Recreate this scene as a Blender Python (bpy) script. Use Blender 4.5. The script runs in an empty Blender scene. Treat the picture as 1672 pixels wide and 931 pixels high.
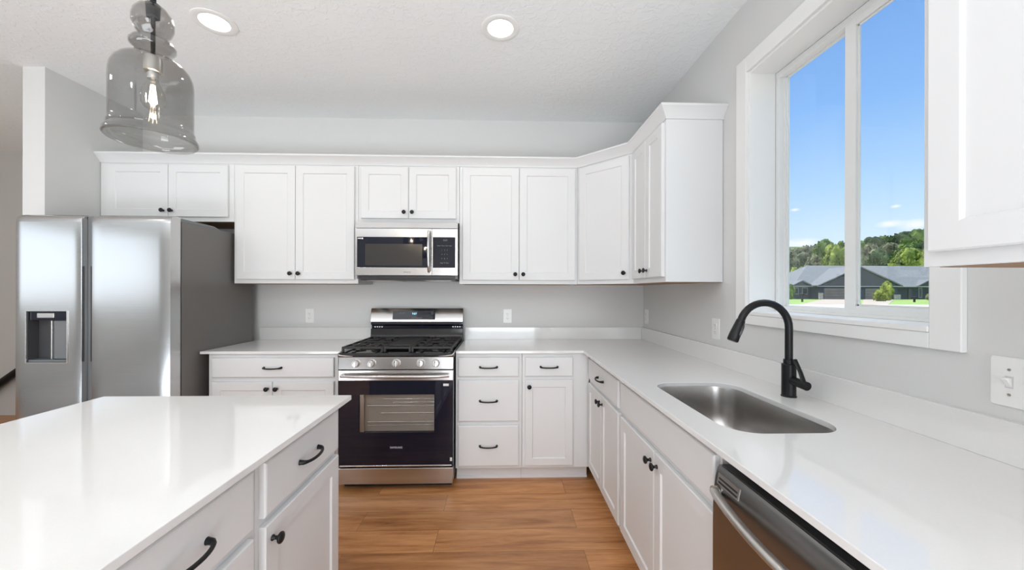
import bpy, bmesh, math, random
from mathutils import Vector, Matrix
PI = math.pi
sc = bpy.context.scene
col = sc.collection

# ------------------------------------------------------------------ camera
F_PX, V0, YAW, ROLL = 613.34, 475.58, 0.0285, 0.0025
CAM = Vector((-1.2268, -3.2143, 1.3233))
cd = bpy.data.cameras.new('camera')
cd.sensor_width = 36.0
cd.lens = F_PX / 1672 * 36.0
cd.shift_y = (V0 - 465.5) / 1672
cd.clip_start = 0.05
cd.clip_end = 2000
cam = bpy.data.objects.new('camera', cd)
col.objects.link(cam)
cam.matrix_world = Matrix.Translation(CAM) @ Matrix.Rotation(-YAW, 4, 'Z') @ Matrix.Rotation(PI/2, 4, 'X') @ Matrix.Rotation(ROLL, 4, 'Z')
sc.camera = cam

# ------------------------------------------------------------------ exposure
sc.view_settings.view_transform = 'Standard'
sc.view_settings.look = 'None'
sc.view_settings.gamma = 1.0
sc.view_settings.use_curve_mapping = False
sc.view_settings.exposure = -0.12
sc.cycles.use_denoising = True
sc.cycles.max_bounces = 10
sc.cycles.diffuse_bounces = 6
sc.cycles.transparent_max_bounces = 24
sc.cycles.sample_clamp_indirect = 6.0
sc.cycles.caustics_reflective = False
sc.cycles.caustics_refractive = False

# ------------------------------------------------------------------ sky
world = bpy.data.worlds.new('sky')
sc.world = world
world.use_nodes = True
wn, wl = world.node_tree.nodes, world.node_tree.links
wn.clear()
w_out = wn.new('ShaderNodeOutputWorld')
w_bg = wn.new('ShaderNodeBackground')
w_tc = wn.new('ShaderNodeTexCoord')
w_sep = wn.new('ShaderNodeSeparateXYZ')
w_ramp = wn.new('ShaderNodeValToRGB')
wl.new(w_tc.outputs['Generated'], w_sep.inputs[0])
wl.new(w_sep.outputs['Z'], w_ramp.inputs[0])
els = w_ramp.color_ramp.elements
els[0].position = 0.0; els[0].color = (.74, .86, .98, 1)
els[1].position = 1.0; els[1].color = (3.2, 3.4, 3.7, 1)          # sky overhead brightened, out of view, to light the sink window
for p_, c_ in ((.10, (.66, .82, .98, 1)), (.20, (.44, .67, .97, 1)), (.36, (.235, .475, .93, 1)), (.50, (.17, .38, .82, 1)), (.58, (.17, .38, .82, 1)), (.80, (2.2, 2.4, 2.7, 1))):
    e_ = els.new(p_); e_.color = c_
prev = w_ramp.outputs[0]
w_noise = wn.new('ShaderNodeTexNoise')
w_noise.inputs['Scale'].default_value = 40
w_noise.inputs['Detail'].default_value = 5
wl.new(w_tc.outputs['Generated'], w_noise.inputs['Vector'])
CLOUDS = [((.724, .678, .127), .024, 3.0), ((.746, .654, .122), .030, 2.6), ((.725, .671, .158), .009, 2.4), ((.615, .770, .172), .010, 2.4), ((.622, .776, .102), .05, 4.0)]
for c_, rad_, flat_ in CLOUDS:                        # small puffs low over the horizon
    sub = wn.new('ShaderNodeVectorMath'); sub.operation = 'SUBTRACT'
    v_ = Vector(c_).normalized(); sub.inputs[1].default_value = v_
    mul = wn.new('ShaderNodeVectorMath'); mul.operation = 'MULTIPLY'
    mul.inputs[1].default_value = (1, 1, flat_)
    ln = wn.new('ShaderNodeVectorMath'); ln.operation = 'LENGTH'
    mr = wn.new('ShaderNodeMapRange')
    mr.inputs['From Min'].default_value = rad_ * .1; mr.inputs['From Max'].default_value = rad_
    mr.inputs['To Min'].default_value = .75; mr.inputs['To Max'].default_value = 0
    m2 = wn.new('ShaderNodeMath'); m2.operation = 'MULTIPLY'
    m3 = wn.new('ShaderNodeMath'); m3.operation = 'MULTIPLY'; m3.inputs[1].default_value = 2.6; m3.use_clamp = True
    mx = wn.new('ShaderNodeMixRGB'); mx.inputs[2].default_value = (.93, .95, 1, 1)
    wl.new(w_tc.outputs['Generated'], sub.inputs[0]); wl.new(sub.outputs[0], mul.inputs[0]); wl.new(mul.outputs[0], ln.inputs[0])
    wl.new(ln.outputs['Value'], mr.inputs['Value']); wl.new(mr.outputs[0], m2.inputs[0]); wl.new(w_noise.outputs[0], m2.inputs[1])
    wl.new(m2.outputs[0], m3.inputs[0]); wl.new(m3.outputs[0], mx.inputs[0]); wl.new(prev, mx.inputs[1])
    prev = mx.outputs[0]
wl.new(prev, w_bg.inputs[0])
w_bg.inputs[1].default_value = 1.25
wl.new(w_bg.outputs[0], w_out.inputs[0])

# ------------------------------------------------------------------ sun and added fill lamps behind the camera
def light(name, kind, loc, rot, energy, **kw):
    d = bpy.data.lights.new(name, kind)
    d.energy = energy
    for k, v in kw.items():
        setattr(d, k, v)
    o = bpy.data.objects.new(name, d)
    col.objects.link(o)
    o.location = loc
    o.rotation_euler = rot
    return o
sun = light('sun', 'SUN', (0, 0, 30), (0, 0, 0), 3.0, angle=.009, color=(1, .95, .87))
sun.rotation_euler = Vector((.62, -.18, -.76)).to_track_quat('-Z', 'Y').to_euler()
DAY = (.90, .95, 1.0)
# unseen fill lamp added in a rear wall opening, 4.6 m behind the camera
light('added_fill_rear', 'AREA', (-1.3, -7.75, 1.10), (math.radians(93), 0, 0), 105, shape='RECTANGLE', size=2.1, size_y=1.95, color=DAY)
# fill lamp added in the left wall opening, also mirrored in the fridge
light('added_fill_left', 'AREA', (-7.9, -4.9, 1.78), (math.radians(95), 0, -PI/2), 19, shape='RECTANGLE', size=4.6, size_y=1.3, color=(.98, .99, 1))

# unseen upward lamp added at floor level to brighten the ceiling
light('added_floor_uplight', 'AREA', (-2.9, -4.95, .03), (PI, 0, 0), 290, shape='RECTANGLE', size=4.6, size_y=2.3, color=(.80, .90, 1))

# ------------------------------------------------------------------ materials
def mat(name, base=(.8, .8, .8), rough=.5, metal=0.0, **kw):
    m = bpy.data.materials.new(name)
    m.use_nodes = True
    b = m.node_tree.nodes['Principled BSDF']
    b.inputs['Base Color'].default_value = (*base, 1)
    b.inputs['Roughness'].default_value = rough
    b.inputs['Metallic'].default_value = metal
    for k, v in kw.items():
        b.inputs[k].default_value = v
    return m

def nodes(m):
    return m.node_tree.nodes, m.node_tree.links, m.node_tree.nodes['Principled BSDF']

def add_bump(m, scale, strength, dist=.002, detail=3, stretch=(1, 1, 1), col_amt=0.0, rough_amt=0.0):
    n, l, b = nodes(m)
    tc = n.new('ShaderNodeTexCoord'); mp = n.new('ShaderNodeMapping')
    mp.inputs['Scale'].default_value = stretch
    nz = n.new('ShaderNodeTexNoise'); nz.inputs['Scale'].default_value = scale; nz.inputs['Detail'].default_value = detail
    l.new(tc.outputs['Object'], mp.inputs[0]); l.new(mp.outputs[0], nz.inputs['Vector'])
    bp = n.new('ShaderNodeBump'); bp.inputs['Strength'].default_value = strength; bp.inputs['Distance'].default_value = dist
    l.new(nz.outputs[0], bp.inputs['Height']); l.new(bp.outputs[0], b.inputs['Normal'])
    if col_amt:
        base = b.inputs['Base Color'].default_value[:]
        mx = n.new('ShaderNodeMixRGB')
        mx.inputs[1].default_value = tuple(c * (1 - col_amt) for c in base[:3]) + (1,)
        mx.inputs[2].default_value = tuple(min(1, c * (1 + col_amt)) for c in base[:3]) + (1,)
        l.new(nz.outputs[0], mx.inputs[0]); l.new(mx.outputs[0], b.inputs['Base Color'])
    if rough_amt:
        r = b.inputs['Roughness'].default_value
        mr = n.new('ShaderNodeMapRange')
        mr.inputs['To Min'].default_value = max(0, r - rough_amt); mr.inputs['To Max'].default_value = r + rough_amt
        l.new(nz.outputs[0], mr.inputs['Value']); l.new(mr.outputs[0], b.inputs['Roughness'])
    return m

M = {}
M['cabinet'] = add_bump(mat('white_cabinet_paint', (.715, .72, .72), .45), 60, .03, .001)
M['trim'] = add_bump(mat('white_trim_paint', (.83, .83, .82), .35), 50, .02, .001)
M['vinyl'] = add_bump(mat('white_window_vinyl', (.80, .81, .80), .3), 40, .02, .001)
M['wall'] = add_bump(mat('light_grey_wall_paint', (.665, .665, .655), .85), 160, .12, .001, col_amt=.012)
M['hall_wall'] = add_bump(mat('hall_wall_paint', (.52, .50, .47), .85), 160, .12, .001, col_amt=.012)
M['ceiling'] = mat('knockdown_ceiling_paint', (.85, .868, .868), .9)
n, l, b = nodes(M['ceiling'])
tc = n.new('ShaderNodeTexCoord'); vz = n.new('ShaderNodeTexNoise'); vz.inputs['Scale'].default_value = 26; vz.inputs['Detail'].default_value = 4; vz.inputs['Distortion'].default_value = .8
rp = n.new('ShaderNodeValToRGB'); rp.color_ramp.elements[0].position = .50; rp.color_ramp.elements[1].position = .56
bp = n.new('ShaderNodeBump'); bp.inputs['Strength'].default_value = .35; bp.inputs['Distance'].default_value = .003
l.new(tc.outputs['Object'], vz.inputs['Vector']); l.new(vz.outputs[0], rp.inputs[0]); l.new(rp.outputs[0], bp.inputs['Height']); l.new(bp.outputs[0], b.inputs['Normal'])

M['carpet'] = add_bump(mat('added_grey_carpet', (.30, .29, .285), .95), 300, .6, .004, col_amt=.1)
M['quartz'] = mat('white_quartz', (.80, .795, .78), .055)
n, l, b = nodes(M['quartz'])
b.inputs['IOR'].default_value = 1.68
tc = n.new('ShaderNodeTexCoord'); nz = n.new('ShaderNodeTexNoise'); nz.inputs['Scale'].default_value = 260; nz.inputs['Detail'].default_value = 2
n2 = n.new('ShaderNodeTexNoise'); n2.inputs['Scale'].default_value = 4; n2.inputs['Detail'].default_value = 4
mx = n.new('ShaderNodeMixRGB'); mx.inputs[1].default_value = (.72, .715, .70, 1); mx.inputs[2].default_value = (.79, .785, .775, 1)
mm = n.new('ShaderNodeMath'); mm.operation = 'ADD'
m3 = n.new('ShaderNodeMath'); m3.operation = 'MULTIPLY'; m3.inputs[1].default_value = .5
l.new(tc.outputs['Object'], nz.inputs['Vector']); l.new(tc.outputs['Object'], n2.inputs['Vector'])
l.new(nz.outputs[0], mm.inputs[0]); l.new(n2.outputs[0], mm.inputs[1]); l.new(mm.outputs[0], m3.inputs[0]); l.new(m3.outputs[0], mx.inputs[0]); l.new(mx.outputs[0], b.inputs['Base Color'])

def steel(name, base, rough, stretch, strength=.06, var=.04):
    m = mat(name, base, rough, 1.0)
    add_bump(m, 6, strength, .0008, 6, stretch, col_amt=var, rough_amt=var)
    return m
M['steel'] = steel('brushed_stainless_steel', (.57, .56, .55), .20, (1, 1, 60), .04)
M['steel_fridge'] = steel('brushed_stainless_fridge_steel', (.57, .57, .565), .20, (1, 1, 45), .05)
M['steel_dark'] = steel('dark_stainless_steel', (.29, .285, .28), .27, (30, 1, 30), .004, .0)
M['steel_sink'] = steel('satin_sink_steel', (.50, .485, .47), .27, (1, 1, 8), .006, .0)
M['chrome'] = mat('polished_metal', (.78, .78, .78), .12, 1.0)
M['nickel'] = mat('brushed_nickel', (.62, .60, .57), .3, 1.0)
M['fridge_side'] = add_bump(mat('fridge_side_grey_paint', (.165, .155, .148), .42, .25), 300, .05, .0005)
M['black_metal'] = add_bump(mat('matte_black_metal', (.018, .018, .019), .38, .6), 200, .03, .0003)
M['iron'] = add_bump(mat('cast_iron', (.035, .033, .032), .55, .2), 250, .2, .0006)
M['enamel'] = mat('black_enamel', (.012, .012, .013), .12)
M['black_glass'] = mat('black_glass', (.005, .007, .018), .04)
M['black_plastic'] = mat('black_plastic', (.02, .02, .021), .35)
M['grey_plastic'] = mat('grey_plastic', (.16, .17, .175), .3)
M['dark_grey'] = mat('dark_grey_plastic', (.06, .06, .065), .35)
M['white_plastic'] = mat('white_plastic', (.82, .82, .80), .3)
M['slot'] = mat('socket_slot_shadow_gap', (.10, .10, .10), .6)
M['print'] = mat('light_grey_print', (.62, .62, .62), .5)
M['print_dim'] = mat('dim_grey_print', (.22, .22, .22), .5)
M['birch'] = add_bump(mat('raw_plywood_underside', (.30, .17, .085), .6), 14, .1, .001, stretch=(1, 12, 1), col_amt=.15)
M['cavity'] = mat('oven_cavity_enamel', (.62, .60, .57), .5)
M['sticker'] = mat('paper_sticker', (.72, .72, .72), .6)

def emit(name, colr, strength):
    m = bpy.data.materials.new(name); m.use_nodes = True
    n_, l_ = m.node_tree.nodes, m.node_tree.links
    n_.clear()
    o_ = n_.new('ShaderNodeOutputMaterial'); e_ = n_.new('ShaderNodeEmission')
    e_.inputs[0].default_value = (*colr, 1); e_.inputs[1].default_value = strength
    l_.new(e_.outputs[0], o_.inputs[0])
    return m
M['led'] = emit('led_panel', (1, .98, .95), 5.0)
M['filament'] = emit('glowing_filament', (1, .84, .6), 40.0)
M['digits'] = emit('blue_led_digits', (.35, .75, 1), 2.2)
M['digits_dim'] = emit('pale_led_digits', (.55, .62, .66), .45)

def thin_glass(name, tint, ior=1.45, rough=0.0, refl=1.0):
    m = bpy.data.materials.new(name); m.use_nodes = True
    n_, l_ = m.node_tree.nodes, m.node_tree.links
    n_.clear()
    o_ = n_.new('ShaderNodeOutputMaterial'); t_ = n_.new('ShaderNodeBsdfTransparent'); g_ = n_.new('ShaderNodeBsdfGlossy')
    f_ = n_.new('ShaderNodeFresnel'); x_ = n_.new('ShaderNodeMixShader'); k_ = n_.new('ShaderNodeMath'); k_.operation = 'MULTIPLY'
    q_ = n_.new('ShaderNodeNewGeometry'); i_ = n_.new('ShaderNodeMapRange')   # same mirror strength on both faces of the sheet
    i_.inputs['To Min'].default_value = ior; i_.inputs['To Max'].default_value = 1 / ior
    l_.new(q_.outputs['Backfacing'], i_.inputs['Value']); l_.new(i_.outputs[0], f_.inputs[0])
    k_.inputs[1].default_value = refl
    t_.inputs[0].default_value = (*tint, 1); g_.inputs['Roughness'].default_value = rough
    l_.new(f_.outputs[0], k_.inputs[0]); l_.new(k_.outputs[0], x_.inputs[0]); l_.new(t_.outputs[0], x_.inputs[1]); l_.new(g_.outputs[0], x_.inputs[2]); l_.new(x_.outputs[0], o_.inputs[0])
    return m
M['pane'] = thin_glass('window_glass', (.97, .985, .975))
M['smoke_glass'] = thin_glass('smoked_pendant_glass', (.80, .795, .785), 1.5)
M['bulb_glass'] = thin_glass('clear_bulb_glass', (.95, .93, .90), 1.5, 0.0, 2.0)
M['oven_glass'] = thin_glass('tinted_oven_glass', (.80, .78, .76), 1.5)

# wood plank floor, boards running left to right
M['floor'] = mat('oak_plank_floor', (.4, .2, .1), .33)
n, l, b = nodes(M['floor'])
tc = n.new('ShaderNodeTexCoord'); mp = n.new('ShaderNodeMapping'); mp.inputs['Location'].default_value = (.35, .045, 0)
br = n.new('ShaderNodeTexBrick'); br.offset = .37; br.offset_frequency = 2
br.inputs['Color1'].default_value = (0, 0, 0, 1); br.inputs['Color2'].default_value = (1, 1, 1, 1); br.inputs['Mortar'].default_value = (.5, .5, .5, 1)
br.inputs['Scale'].default_value = 1; br.inputs['Mortar Size'].default_value = .0012; br.inputs['Brick Width'].default_value = 1.22; br.inputs['Row Height'].default_value = .18
l.new(tc.outputs['Object'], mp.inputs[0]); l.new(mp.outputs[0], br.inputs['Vector'])
# shift the grain of every board by its own tone
sh = n.new('ShaderNodeVectorMath'); sh.operation = 'MULTIPLY_ADD'; sh.inputs[1].default_value = (7, 13, 3)
l.new(br.outputs['Color'], sh.inputs[0]); l.new(mp.outputs[0], sh.inputs[2])
ms = n.new('ShaderNodeMapping'); ms.inputs['Scale'].default_value = (1.3, 13, 1)
l.new(sh.outputs[0], ms.inputs[0])
g1 = n.new('ShaderNodeTexNoise'); g1.inputs['Scale'].default_value = 1.6; g1.inputs['Detail'].default_value = 6; g1.inputs['Distortion'].default_value = .6
g2 = n.new('ShaderNodeTexNoise'); g2.inputs['Scale'].default_value = 9; g2.inputs['Detail'].default_value = 8; g2.inputs['Roughness'].default_value = .65
l.new(ms.outputs[0], g1.inputs['Vector']); l.new(ms.outputs[0], g2.inputs['Vector'])
ad = n.new('ShaderNodeMath'); ad.operation = 'MULTIPLY_ADD'; ad.inputs[1].default_value = .45
l.new(g2.outputs[0], ad.inputs[0]); l.new(g1.outputs[0], ad.inputs[2])
cr = n.new('ShaderNodeValToRGB')
cr.color_ramp.elements[0].position = .36; cr.color_ramp.elements[0].color = (.20, .078, .032, 1)
cr.color_ramp.elements[1].position = .95; cr.color_ramp.elements[1].color = (.66, .365, .195, 1)
for p_, c_ in ((.52, (.36, .165, .080, 1)), (.70, (.50, .255, .130, 1))):
    e_ = cr.color_ramp.elements.new(p_); e_.color = c_
l.new(ad.outputs[0], cr.inputs[0])
hs = n.new('ShaderNodeHueSaturation'); hs.inputs['Saturation'].default_value = 1.12
mv = n.new('ShaderNodeMapRange'); mv.inputs['To Min'].default_value = .78; mv.inputs['To Max'].default_value = 1.08
l.new(br.outputs['Color'], mv.inputs['Value']); l.new(mv.outputs[0], hs.inputs['Value']); l.new(cr.outputs[0], hs.inputs['Color'])
seam = n.new('ShaderNodeMixRGB'); seam.blend_type = 'MULTIPLY'; seam.inputs[2].default_value = (.45, .4, .38, 1)
l.new(br.outputs['Fac'], seam.inputs[0]); l.new(hs.outputs[0], seam.inputs[1]); l.new(seam.outputs[0], b.inputs['Base Color'])
bp = n.new('ShaderNodeBump'); bp.inputs['Strength'].default_value = .15; bp.inputs['Distance'].default_value = .001
l.new(g2.outputs[0], bp.inputs['Height']); l.new(bp.outputs[0], b.inputs['Normal'])

# ------------------------------------------------------------------ mesh helpers
def wmat(o):
    m = Matrix.Identity(4)
    while o is not None:
        m = o.matrix_basis @ m
        o = o.parent
    return m

def finish(name, bm, m, parent=None, bevel=0.0, smooth=False, world=True, loc=None, segs=2):
    """Link bm as one mesh object. world=True: written in world coordinates."""
    bmesh.ops.recalc_face_normals(bm, faces=bm.faces)
    me = bpy.data.meshes.new(name)
    bm.to_mesh(me); bm.free()
    if parent is not None and world:
        me.transform(wmat(parent).inverted())
    me.materials.append(M[m] if isinstance(m, str) else m)
    if smooth:
        for p in me.polygons:
            p.use_smooth = True
        me.set_sharp_from_angle(angle=math.radians(38))
    o = bpy.data.objects.new(name, me)
    col.objects.link(o)
    o.parent = parent
    if loc is not None:
        o.location = loc
    if bevel:
        bv = o.modifiers.new('bevel', 'BEVEL'); bv.width = bevel; bv.segments = segs; bv.limit_method = 'ANGLE'; bv.angle_limit = math.radians(50)
        for p in me.polygons:
            p.use_smooth = True
        me.set_sharp_from_angle(angle=math.radians(38))
        bv.harden_normals = True
    return o

def box(bm, x0, x1, y0, y1, z0, z1):
    x0, x1 = sorted((x0, x1)); y0, y1 = sorted((y0, y1)); z0, z1 = sorted((z0, z1))
    v = [bm.verts.new(c) for c in ((x0, y0, z0), (x1, y0, z0), (x1, y1, z0), (x0, y1, z0), (x0, y0, z1), (x1, y0, z1), (x1, y1, z1), (x0, y1, z1))]
    for f in ((0, 3, 2, 1), (4, 5, 6, 7), (0, 1, 5, 4), (1, 2, 6, 5), (2, 3, 7, 6), (3, 0, 4, 7)):
        bm.faces.new([v[i] for i in f])
    return v

def boxo(name, dims, m, parent=None, bevel=0.0, **kw):
    bm = bmesh.new()
    if isinstance(dims[0], (int, float)):
        dims = [dims]
    for d in dims:
        box(bm, *d)
    return finish(name, bm, m, parent, bevel, **kw)

def loft(bm, rings, cap=True, closed=True):
    vs = [[bm.verts.new(p) for p in r] for r in rings]
    for a, c in zip(vs, vs[1:]):
        k = len(a)
        for i in range(k if closed else k - 1):
            j = (i + 1) % k
            bm.faces.new((a[i], a[j], c[j], c[i]))
    if cap:
        bm.faces.new(vs[0][::-1]); bm.faces.new(vs[-1])
    return vs

def frame_of(d):
    d = Vector(d).normalized()
    u = d.cross(Vector((0, 0, 1)))
    if u.length < 1e-3:
        u = Vector((1, 0, 0))
    u.normalize()
    return u, d.cross(u).normalized()

def tube(bm, pts, r, n=12, flat=1.0, up=None):
    pts = [Vector(p) for p in pts]
    rs = r if isinstance(r, (list, tuple)) else [r] * len(pts)
    rings = []
    u = None
    for i, p in enumerate(pts):
        d = (pts[min(i + 1, len(pts) - 1)] - pts[max(i - 1, 0)]).normalized()
        if up is not None:
            u = Vector(up).cross(d).normalized()
        elif u is None:
            u, _ = frame_of(d)
        else:
            u = (u - d * u.dot(d)).normalized()
        v = d.cross(u)
        rings.append([p + (u * math.cos(2*PI*k/n) + v * flat * math.sin(2*PI*k/n)) * rs[i] for k in range(n)])
    loft(bm, rings)

def cyl(bm, a, c, r, r2=None, n=24):
    tube(bm, [a, c], [r, r if r2 is None else r2], n)

def lathe(bm, prof, origin=(0, 0, 0), axis=(0, 0, 1), n=32, cap=True):
    """prof: (radius, height along axis)"""
    o = Vector(origin); d = Vector(axis).normalized(); u, v = frame_of(d)
    rings = [[o + d * h + (u * math.cos(2*PI*k/n) + v * math.sin(2*PI*k/n)) * max(r, 1e-5) for k in range(n)] for r, h in prof]
    loft(bm, rings, cap)

def prism(bm, poly, axis, a, c):
    """extrude a polygon given in the two other axes"""
    def P(q, t):
        return {'x': (t, q[0], q[1]), 'y': (q[0], t, q[1]), 'z': (q[0], q[1], t)}[axis]
    loft(bm, [[P(q, a) for q in poly], [P(q, c) for q in poly]])

def rrect(x0, x1, y0, y1, r, n=8):
    pts = []
    for cx, cy, a0 in ((x1 - r, y1 - r, 0), (x0 + r, y1 - r, PI/2), (x0 + r, y0 + r, PI), (x1 - r, y0 + r, 1.5*PI)):
        for k in range(n + 1):
            a = a0 + PI/2 * k / n
            pts.append((cx + r * math.cos(a), cy + r * math.sin(a)))
    return pts

def plate_with_hole(bm, outer, holes, axis, a, c):
    """flat plate between two levels with holes, outline given in the two other axes"""
    def P(q, t):
        return {'x': (t, q[0], q[1]), 'y': (q[0], t, q[1]), 'z': (q[0], q[1], t)}[axis]
    tops = {}
    for t in (a, c):
        edges = []
        loops = []
        for lp in [outer] + holes:
            vs = [bm.verts.new(P(q, t)) for q in lp]
            loops.append(vs)
            for i in range(len(vs)):
                edges.append(bm.edges.new((vs[i], vs[(i + 1) % len(vs)])))
        bmesh.ops.triangle_fill(bm, use_beauty=True, use_dissolve=False, edges=edges)
        tops[t] = loops
    for la, lc in zip(tops[a], tops[c]):
        k = len(la)
        for i in range(k):
            j = (i + 1) % k
            bm.faces.new((la[i], la[j], lc[j], lc[i]))

def tag(o, label=None, cat=None, group=None, kind=None):
    if label: o['label'] = label
    if cat: o['category'] = cat
    if group: o['group'] = group
    if kind: o['kind'] = kind
    return o

def thing(name, label, cat, loc=(0, 0, 0), rz=0.0, group=None):
    o = bpy.data.objects.new(name, None)
    o.empty_display_size = .1
    col.objects.link(o)
    o.location = loc
    o.rotation_euler = (0, 0, rz)
    return tag(o, label, cat, group)

def struct(name, bm_or_dims, m, bevel=0.0, parent=None):
    if isinstance(bm_or_dims, (list, tuple)):
        o = boxo(name, bm_or_dims, m, parent, bevel)
    else:
        o = finish(name, bm_or_dims, m, parent, bevel)
    if parent is None:
        o['kind'] = 'structure'
    return o

def text(name, body, size, m, parent, loc, rot, align='CENTER', extrude=.0004):
    c = bpy.data.curves.new(name, 'FONT')
    c.body = body; c.size = size; c.align_x = align; c.align_y = 'CENTER'; c.extrude = extrude
    c.materials.append(M[m])
    tmp = bpy.data.objects.new(name, c)
    col.objects.link(tmp)
    bpy.context.view_layer.update()
    me = bpy.data.meshes.new_from_object(tmp.evaluated_get(bpy.context.evaluated_depsgraph_get()))
    bpy.data.objects.remove(tmp)
    o = bpy.data.objects.new(name, me)
    col.objects.link(o)
    o.matrix_basis = Matrix.Translation(loc) @ rot
    if parent is not None:
        mw = wmat(parent).inverted() @ o.matrix_basis
        o.parent = parent
        o.matrix_basis = mw
    return o
FACE_Y = Matrix.Rotation(PI/2, 4, 'X')                       # text read by someone looking along +y
FACE_X = Matrix.Rotation(-PI/2, 4, 'Z') @ Matrix.Rotation(PI/2, 4, 'X')   # looking along +x

# ================================================================== THE ROOM
H = 2.783
XL, YR = -8.0, -8.0
WS = -4.215                                                  # face of the fridge end wall
struct('floor', (XL - .15, .15, YR - .15, 1.1, -.12, 0), 'floor')
struct('added_carpet', (XL, -4.6, YR, -2.2, .0, .014), 'carpet')  # unseen carpet added so the lower fridge doors reflect grey
struct('ceiling', (XL - .15, .18, YR - .15, 1.1, H, H + .25), 'ceiling')
struct('wall_back', (WS - .14, .18, 0, .12, 0, H), 'wall')
struct('wall_stub', (WS - .14, WS, -.67, 0, 0, H), 'wall')
WY0, WY1, WZ0, WZ1 = -2.185, -1.385, 1.222, 2.412            # window opening
bm = bmesh.new()
plate_with_hole(bm, [(YR, 0), (0, 0), (0, H), (YR, H)], [[(WY0, WZ0), (WY1, WZ0), (WY1, WZ1), (WY0, WZ1)]], 'x', 0, .18)
struct('wall_right', bm, 'wall')
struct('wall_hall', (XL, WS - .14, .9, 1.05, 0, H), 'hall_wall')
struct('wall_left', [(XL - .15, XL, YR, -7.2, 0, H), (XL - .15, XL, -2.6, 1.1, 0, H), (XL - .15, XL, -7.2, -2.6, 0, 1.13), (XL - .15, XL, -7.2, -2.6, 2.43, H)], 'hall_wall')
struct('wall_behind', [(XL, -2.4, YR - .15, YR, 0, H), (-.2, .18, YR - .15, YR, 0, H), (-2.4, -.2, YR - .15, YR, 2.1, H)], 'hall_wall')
struct('baseboard_stub', (WS - .152, WS + .012, -.682, -.67, 0, .1), 'trim', .003)

# sloping stair rail on the hall wall
t = thing('handrail', 'dark sloping stair handrail on the hall wall, left of the refrigerator', 'handrail', (-6.4, .83, .2))
bm = bmesh.new()
tube(bm, [(-6.9, .83, .01), (-4.6, .83, 1.65)], .036, 12)
bmesh.ops.transform(bm, matrix=Matrix.Identity(4), verts=bm.verts)
finish('rail', bm, 'black_metal', t, smooth=True)
RAIL = t

# ------------------------------------------------------------------ window over the sink
win = bpy.data.objects.new('window_1', None); col.objects.link(win); win.location = (0, (WY0 + WY1)/2, WZ0); win['kind'] = 'structure'
TW = .076
bm = bmesh.new()
box(bm, -.018, 0, WY1, WY1 + TW, WZ0 - TW + .018, WZ1 + TW)
box(bm, -.018, 0, WY0 - TW, WY0, WZ0 - TW + .018, WZ1 + TW)
box(bm, -.018, 0, WY0, WY1, WZ1, WZ1 + TW)
finish('casing', bm, 'trim', win, .003)
boxo('apron', (-.018, 0, WY0, WY1, WZ0 - TW + .018, WZ0 - .012), 'trim', win, .003)
JD = .126
bm = bmesh.new()
box(bm, -.004, JD, WY1 - .012, WY1, WZ0, WZ1)
box(bm, -.004, JD, WY0, WY0 + .012, WZ0, WZ1)
box(bm, -.004, JD, WY0 + .012, WY1 - .012, WZ1 - .012, WZ1)
finish('jamb_lining', bm, 'trim', win, .0015)
boxo('window_sill', (-.022, JD, WY0, WY1, WZ0 - .012, WZ0 + .006), 'trim', win, .003)
# vinyl frame
fy0, fy1, fz0, fz1 = WY0 + .012, WY1 - .012, WZ0 + .006, WZ1 - .012
bm = bmesh.new()
FR = .020
box(bm, JD, .178, fy1 - FR, fy1, fz0, fz1); box(bm, JD, .178, fy0, fy0 + FR, fz0, fz1)
box(bm, JD, .178, fy0 + FR, fy1 - FR, fz0, fz0 + .028); box(bm, JD, .178, fy0 + FR, fy1 - FR, fz1 - .03, fz1)
box(bm, JD - .006, .150, fy0, fy1, fz0, fz0 + .012)
finish('window_frame', bm, 'vinyl', win, .002)
MID = -1.785
def sash(name, y0, y1, x0, x1, w, zb, glassx):
    z0, z1 = fz0 + .012, fz1 - .008
    bm = bmesh.new()
    box(bm, x0, x1, y0, y0 + w, z0, z1); box(bm, x0, x1, y1 - w, y1, z0, z1)
    box(bm, x0, x1, y0 + w, y1 - w, z0, z0 + zb); box(bm, x0, x1, y0 + w, y1 - w, z1 - w, z1)
    # sloping glazing bead
    s = finish(name, bm, 'vinyl', win, .002)
    bm = bmesh.new()
    b_ = .007
    for (ya, yb, za, zb_) in ((y0 + w, y0 + w + b_, z0 + zb, z1 - w), (y1 - w - b_, y1 - w, z0 + zb, z1 - w), (y0 + w, y1 - w, z0 + zb, z0 + zb + b_), (y0 + w, y1 - w, z1 - w - b_, z1 - w)):
        box(bm, x0 + .008, glassx, ya, yb, za, zb_)
    finish('glazing_bead', bm, 'vinyl', s, .002)
    p = boxo('pane', (glassx, glassx + .004, y0 + w - .004, y1 - w + .004, z0 + zb - .004, z1 - w + .004), 'pane', s)
    return s
sash('fixed_sash', MID + .0, fy1 - .010, .150, .174, .020, .012, .160)
sash('sliding_sash', fy0 + .012, MID + .016, .127, .149, .046, .030, .137)

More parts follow.
